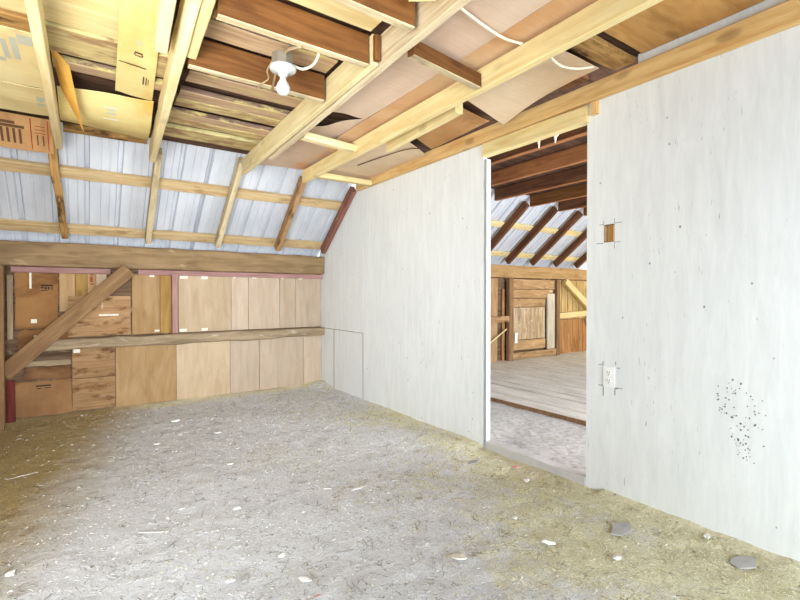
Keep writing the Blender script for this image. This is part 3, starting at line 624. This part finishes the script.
for k in range(90):
    a = random.uniform(0, 6.28); rr = random.gauss(.07, .018); y = .80+rr*math.cos(a)*1.0; z = .60+rr*math.sin(a)*1.1
    if k > 60: y = .80+random.gauss(0, .03); z = .42+random.gauss(0, .03)
    s = random.uniform(.0015, .0045); n = 6; vs = [bm.verts.new((WX-.0012, y+s*math.cos(q*1.047)*random.uniform(.6, 1.2), z+s*math.sin(q*1.047)*random.uniform(.7, 1.3))) for q in range(n)]
    ws = [bm.verts.new((WX+.001, v.co.y, v.co.z)) for v in vs]
    bm.faces.new(vs)
    for q in range(n): bm.faces.new((vs[q], vs[(q+1) % n], ws[(q+1) % n], ws[q]))
o = link('paint_chips', bm, 'cutline'); tag(o, 'patch of small dark paint chips on the white wall at the right', 'paint chips'); o['kind'] = 'stuff'

# ------------------------------------------------------------------ the room beyond the doorway
G2 = 'timbers of the room beyond the doorway'
lumber('wall_beam', (WX+.05, 5.09, 1.48), (8.9, 5.09, 1.48), .14, .2, 'timber2', 'tan horizontal beam along the back wall beyond the doorway', 'beam', rough=.006)
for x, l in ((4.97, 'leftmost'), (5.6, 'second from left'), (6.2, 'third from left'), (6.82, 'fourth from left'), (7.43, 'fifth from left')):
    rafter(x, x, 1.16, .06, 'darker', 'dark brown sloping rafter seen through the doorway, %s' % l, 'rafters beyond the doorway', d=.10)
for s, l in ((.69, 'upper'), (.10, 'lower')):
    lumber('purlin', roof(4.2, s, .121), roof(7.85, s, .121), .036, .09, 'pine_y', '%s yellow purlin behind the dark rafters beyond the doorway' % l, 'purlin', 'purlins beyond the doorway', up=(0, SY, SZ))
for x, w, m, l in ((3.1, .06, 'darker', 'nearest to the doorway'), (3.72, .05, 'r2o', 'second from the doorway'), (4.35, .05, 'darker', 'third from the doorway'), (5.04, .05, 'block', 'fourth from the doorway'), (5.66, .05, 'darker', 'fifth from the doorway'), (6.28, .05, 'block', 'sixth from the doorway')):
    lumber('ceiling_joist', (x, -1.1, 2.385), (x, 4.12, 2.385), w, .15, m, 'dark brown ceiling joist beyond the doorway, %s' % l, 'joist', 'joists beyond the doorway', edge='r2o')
def b2(x0, z0, x1, z1, mat, label, y=5.14): return sheet('wall_board', [(x0, y, z0), (x1, y, z0), (x1, y, z1), (x0, y, z1)], mat, label, 'board', 'boards on the wall beyond the doorway', th=.018, nx=5, ny=8, warp=.004)
b2(4.7, .03, 5.28, 1.37, 'planks_r', 'brown wall board at the left side of the doorway view')
b2(5.3, .03, 5.46, 1.37, 'tan_b', 'tan upright board at the left of the view through the doorway', y=5.125)
b2(5.57, .03, 5.63, 1.2, 'planks_r', 'narrow upright slat beside the dark gap left of the plank door', y=5.13)
xs = [6.98, 7.14, 7.32, 7.47, 7.66, 7.80, 8.0, 8.2]
for i in range(7):
    b2(xs[i], .66, xs[i+1]-.012, 1.37, 'planks_w', 'yellow upright board above the rail right of the plank door, %s from the door' % ('first second third fourth fifth sixth seventh'.split()[i]))
    b2(xs[i], .03, xs[i+1]-.012, .65, 'planks_r', 'reddish upright board below the rail right of the plank door, %s from the door' % ('first second third fourth fifth sixth seventh'.split()[i]))
lumber('door_post', (5.69, 5.07, .03), (5.69, 5.07, 1.37), .07, .1, 'brace', 'brown post at the left side of the plank door', 'post', up=(1, 0, 0))
lumber('door_post', (6.92, 5.08, .03), (6.92, 5.08, 1.37), .08, .085, 'brace', 'brown post at the right side of the plank door', 'post', up=(1, 0, 0))
lumber('wall_rail', (4.4, 5.07, .71), (5.65, 5.07, .71), .06, .1, 'knotty', 'short rail left of the plank door beyond the doorway', 'rail')
lumber('wall_rail', (6.97, 5.08, .725), (8.3, 5.08, .78), .07, .1, 'pine_y', 'yellow rail right of the plank door beyond the doorway', 'rail')
lumber('diagonal_brace', (7.08, 5.012, 1.35), (7.93, 5.015, .80), .04, .11, 'pine_y', 'yellow diagonal brace right of the plank door beyond the doorway', 'brace', up=(.5, 0, .8))
lumber('diagonal_brace', (7.86, 5.10, .67), (8.1, 5.10, .34), .04, .1, 'pine_o', 'short lower brace at the right edge of the doorway view', 'brace', up=(.5, 0, .8))
lumber('thin_stick', (4.62, 5.03, .035), (5.60, 5.06, .55), .015, .02, 'pine', 'thin pale stick leaning on the wall left of the plank door', 'stick')
dr = thing('plank_door', (6.28, 5.1, .03), 'old patched plank door on the back wall beyond the doorway', 'door')
def dp(name, x0, z0, x1, z1, mat, y=5.10, h=.03):
    sheet(name, [(x0, y-h, z0), (x1, y-h, z0), (x1, y-h, z1), (x0, y-h, z1)], mat, th=.025, nx=6, ny=6, warp=.003, parent=dr)
dp('top_plank', 5.75, 1.2, 6.84, 1.36, 'doorh'); dp('cross_plank', 5.75, 1.05, 6.80, 1.19, 'doorh'); dp('cross_plank', 5.75, .9, 6.58, 1.04, 'doorh', h=.038)
for i, (a, b) in enumerate(((5.75, 5.98), (5.985, 6.2), (6.205, 6.4), (6.405, 6.58))): dp('door_board', a, .36, b, .89, 'doorw')
dp('side_board', 6.63, .16, 6.83, 1.12, 'sideb', h=.045); dp('bottom_plank', 5.75, .19, 6.58, .35, 'doorh', h=.042); dp('sill_plank', 5.74, .04, 6.87, .15, 'doorh', h=.05)
bm = bmesh.new(); bbox(bm, -.5, -.058, .28, -.44, -.048, .45); o = link('door_plate', bm, 'plastic'); o.parent = dr; o['label'] = 'small white plate'
for y0, z0, k, l in ((1.925, 2.112, 0, 'curled cream paint flake hanging behind the door header, left of two'), (1.80, 2.112, 1, 'forked cream paint flake hanging behind the door header, right of two')):
    bm = tube_bm(spline([(0, 0, 0), (.004, .004, -.02), (-.003, -.004, -.04), (.002, .002, -.058)]), .011, 6, .003)
    if k:
        b2_ = tube_bm(spline([(0, .002, -.022), (.003, -.02, -.010), (.0, -.034, .004)]), .008, 6, .003); me_ = bpy.data.meshes.new('t'); b2_.to_mesh(me_); b2_.free(); bm.from_mesh(me_); bpy.data.meshes.remove(me_)
    o = link('paint_flake', bm, 'cable'); o.location = (2.43, y0, z0); tag(o, l, 'paint flake')
# ------------------------------------------------------------------ loose bits on the ground
def scrap(x, y, sx, sy, h, mat, label, rot=0, kind='paper_scrap', cat='scrap'):
    q0 = 1.15; sx *= q0; sy *= q0; h *= .7; random.seed(int((x*1000+y*77))); bm = bmesh.new(); n = 7; lo = []; hi = []
    for k in range(n):
        a = 2*math.pi*(k+random.uniform(-.3, .3))/n; r = random.uniform(.55, 1.1); cx, cy = math.cos(a), math.sin(a); px, py = sx/2*cx*r*1.2, sy/2*cy*r*1.2; z = random.uniform(0, h*.7)
        lo.append(bm.verts.new((px, py, z))); hi.append(bm.verts.new((px*.97, py*.97, z+max(.0015, h*random.uniform(.3, .6)))))
    bm.faces.new(lo[::-1]); c = bm.verts.new((random.uniform(-.2, .2)*sx, random.uniform(-.2, .2)*sy, h*1.1))
    for k in range(n):
        bm.faces.new((lo[k], lo[(k+1) % n], hi[(k+1) % n], hi[k])); bm.faces.new((hi[k], hi[(k+1) % n], c))
    bmesh.ops.recalc_face_normals(bm, faces=bm.faces)
    o = link(kind, bm, mat); o.location = (x, y, fz(x, y)+.007); o.rotation_euler = (0, 0, R(rot)); tag(o, label, cat); return o
scrap(1.289, 2.264, 0.085, 0.02, 0.004, 'paper', 'long white paper strip lying on the middle of the ground', 5, 'paper_strip', 'paper strip')
scrap(1.128, 2.359, 0.05, 0.012, 0.004, 'paper', 'short white sliver left of the long paper strip', -40, 'paper_strip', 'paper strip')
scrap(1.509, 2.231, 0.035, 0.015, 0.004, 'paper', 'small white scrap right of the long paper strip', 0, 'paper_scrap', 'paper scrap')
scrap(1.696, 1.286, 0.03, 0.05, 0.02, 'paper', 'crumpled white paper near the foot of the white wall below the doorway', 30, 'paper_scrap', 'paper scrap')
scrap(2.154, 1.785, 0.05, 0.04, 0.025, 'stone', 'pale pebble-like lump in front of the doorway', 0, 'rubble_lump', 'rubble lump')
scrap(2.278, 1.968, 0.06, 0.03, 0.012, 'pinkscrap', 'pinkish flat scrap just in front of the door sill', -20, 'scrap', 'scrap')
scrap(2.113, 2.190, 0.1, 0.06, 0.006, 'greyscrap', 'pale flaky scrap beside the left door jamb', 20, 'scrap', 'scrap')
scrap(1.280, 1.414, 0.05, 0.045, 0.02, 'stone', 'pale stone in the foreground, right of centre', 0, 'rubble_lump', 'rubble lump')
scrap(1.745, 1.519, 0.03, 0.02, 0.006, 'paper', 'tiny white scrap between the doorway and the foreground stone', 0, 'paper_scrap', 'paper scrap')
scrap(2.074, 1.162, 0.14, 0.08, 0.008, 'greyscrap', 'grey flat scrap close to the white wall, left of two', 25, 'scrap', 'scrap')
scrap(2.239, 0.732, 0.13, 0.08, 0.008, 'greyscrap', 'grey flat scrap close to the white wall at the right', -10, 'scrap', 'scrap')
scrap(1.823, 1.038, 0.04, 0.03, 0.015, 'paper', 'small white lump in the right foreground', 0, 'paper_scrap', 'paper scrap')
scrap(2.318, 0.896, 0.05, 0.02, 0.008, 'paper', 'white scrap against the foot of the white wall', 20, 'paper_scrap', 'paper scrap')
scrap(0.692, 1.643, 0.045, 0.02, 0.006, 'paper', 'white pointed scrap at the bottom edge of the photo', -60, 'paper_scrap', 'paper scrap')
scrap(0.681, 1.864, 0.025, 0.02, 0.008, 'paper', 'white fleck in the foreground above the pointed scrap', 0, 'paper_scrap', 'paper scrap')
scrap(0.688, 1.525, 0.03, 0.015, 0.006, 'pinkscrap', 'pinkish fleck at the very bottom edge', 0, 'scrap', 'scrap')
scrap(0.642, 2.413, 0.035, 0.025, 0.012, 'paper', 'white lump on the dusty ground left of centre', 0, 'paper_scrap', 'paper scrap')
scrap(0.405, 2.563, 0.03, 0.02, 0.012, 'paper', 'small white lump farther left on the dusty ground', 0, 'paper_scrap', 'paper scrap')
scrap(0.507, 1.794, 0.05, 0.03, 0.008, 'greyscrap', 'grey scrap in the left foreground', 30, 'scrap', 'scrap')
scrap(0.453, 1.808, 0.03, 0.02, 0.01, 'paper', 'white fleck touching the grey scrap in the left foreground', 0, 'paper_scrap', 'paper scrap')
scrap(0.640, 4.374, 0.06, 0.04, 0.02, 'paper', 'white lump near the back wall below the wide tan board', 0, 'paper_scrap', 'paper scrap')
scrap(0.753, 4.334, 0.06, 0.04, 0.015, 'greyscrap', 'grey lump beside the white one near the back wall', 0, 'scrap', 'scrap')
scrap(0.865, 3.798, 0.05, 0.03, 0.015, 'paper', 'white scrap near the back wall below the taped panel', 0, 'paper_scrap', 'paper scrap')
scrap(0.431, 3.773, 0.04, 0.03, 0.012, 'paper', 'white scrap at the edge of the dark left corner', 0, 'paper_scrap', 'paper scrap')
scrap(0.765, 3.037, 0.03, 0.02, 0.01, 'paper', 'tiny white scrap in the middle of the dusty ground', 0, 'paper_scrap', 'paper scrap')
scrap(0.241, 2.387, 0.12, 0.006, 0.005, 'straw', 'long pale twig lying in the left foreground', -30, 'twig', 'twig')
scrap(-0.310, 3.601, 0.14, 0.008, 0.006, 'straw', 'long pale straw in the dark left corner', 20, 'twig', 'twig')
scrap(-0.250, 2.340, 0.03, 0.025, 0.012, 'paper', 'white lump at the bottom left edge of the photo', 0, 'paper_scrap', 'paper scrap')
# uncountable litter: straw, chips, moss tufts
def litter(name, sets, mats, label, cat='litter'):
    random.seed(41); bm = bmesh.new()
    for mi, (n, lmin, lmax, wd, dens, tilt) in enumerate(sets):
        k = 0
        while k < n:
            y = .15+4.9*random.random()**1.5; x = random.uniform(-.5, WX-.05)
            if random.random() > dens(x, y)*(.35 if x < .15 and y > 3 else 1): continue
            k += 1; L = random.uniform(lmin, lmax)*(.7+.15*y); w = wd*random.uniform(.6, 1.4)*(.7+.15*y); a = random.uniform(0, 6.283); ti = random.uniform(-tilt, tilt)
            d = Vector((math.cos(a), math.sin(a), ti)); q = Vector((-math.sin(a), math.cos(a), 0)); c = Vector((x, y, fz(x, y)+.003+abs(ti)*L*.5))
            v = [bm.verts.new(c-d*L/2+q*w/2), bm.verts.new(c-d*L/2-q*w/2), bm.verts.new(c+d*L/2), bm.verts.new(c+Vector((0, 0, w*.6)))]
            for f in ((0, 1, 3), (1, 2, 3), (2, 0, 3), (0, 2, 1)): bm.faces.new([v[r] for r in f]).material_index = mi
    o = link(name, bm, mats); tag(o, label, cat); o['kind'] = 'stuff'; return o
mossy = lambda x, y: min(1, max(0, -.2+.5*noise.noise(Vector((x*1.5, y*1.5, 9)))+(.42*x-.12*y+.1)))
litter('straw_litter', [(5000, .006, .034, .002, lambda x, y: .8, .35), (4500, .005, .03, .003, lambda x, y: .8, .4), (4000, .004, .018, .0045, lambda x, y: 1-.7*mossy(x, y), .3), (350, .04, .11, .003, lambda x, y: .8, .15)],
       ['straw', 'chips', 'chipw', 'chips'], 'pale straw, dark twigs and whitish chips scattered all over the ground')
litter('moss_tufts', [(6000, .005, .013, .007, mossy, .35)], ['moss'], 'yellow-green moss tufts growing on the ground toward the white wall', 'moss')
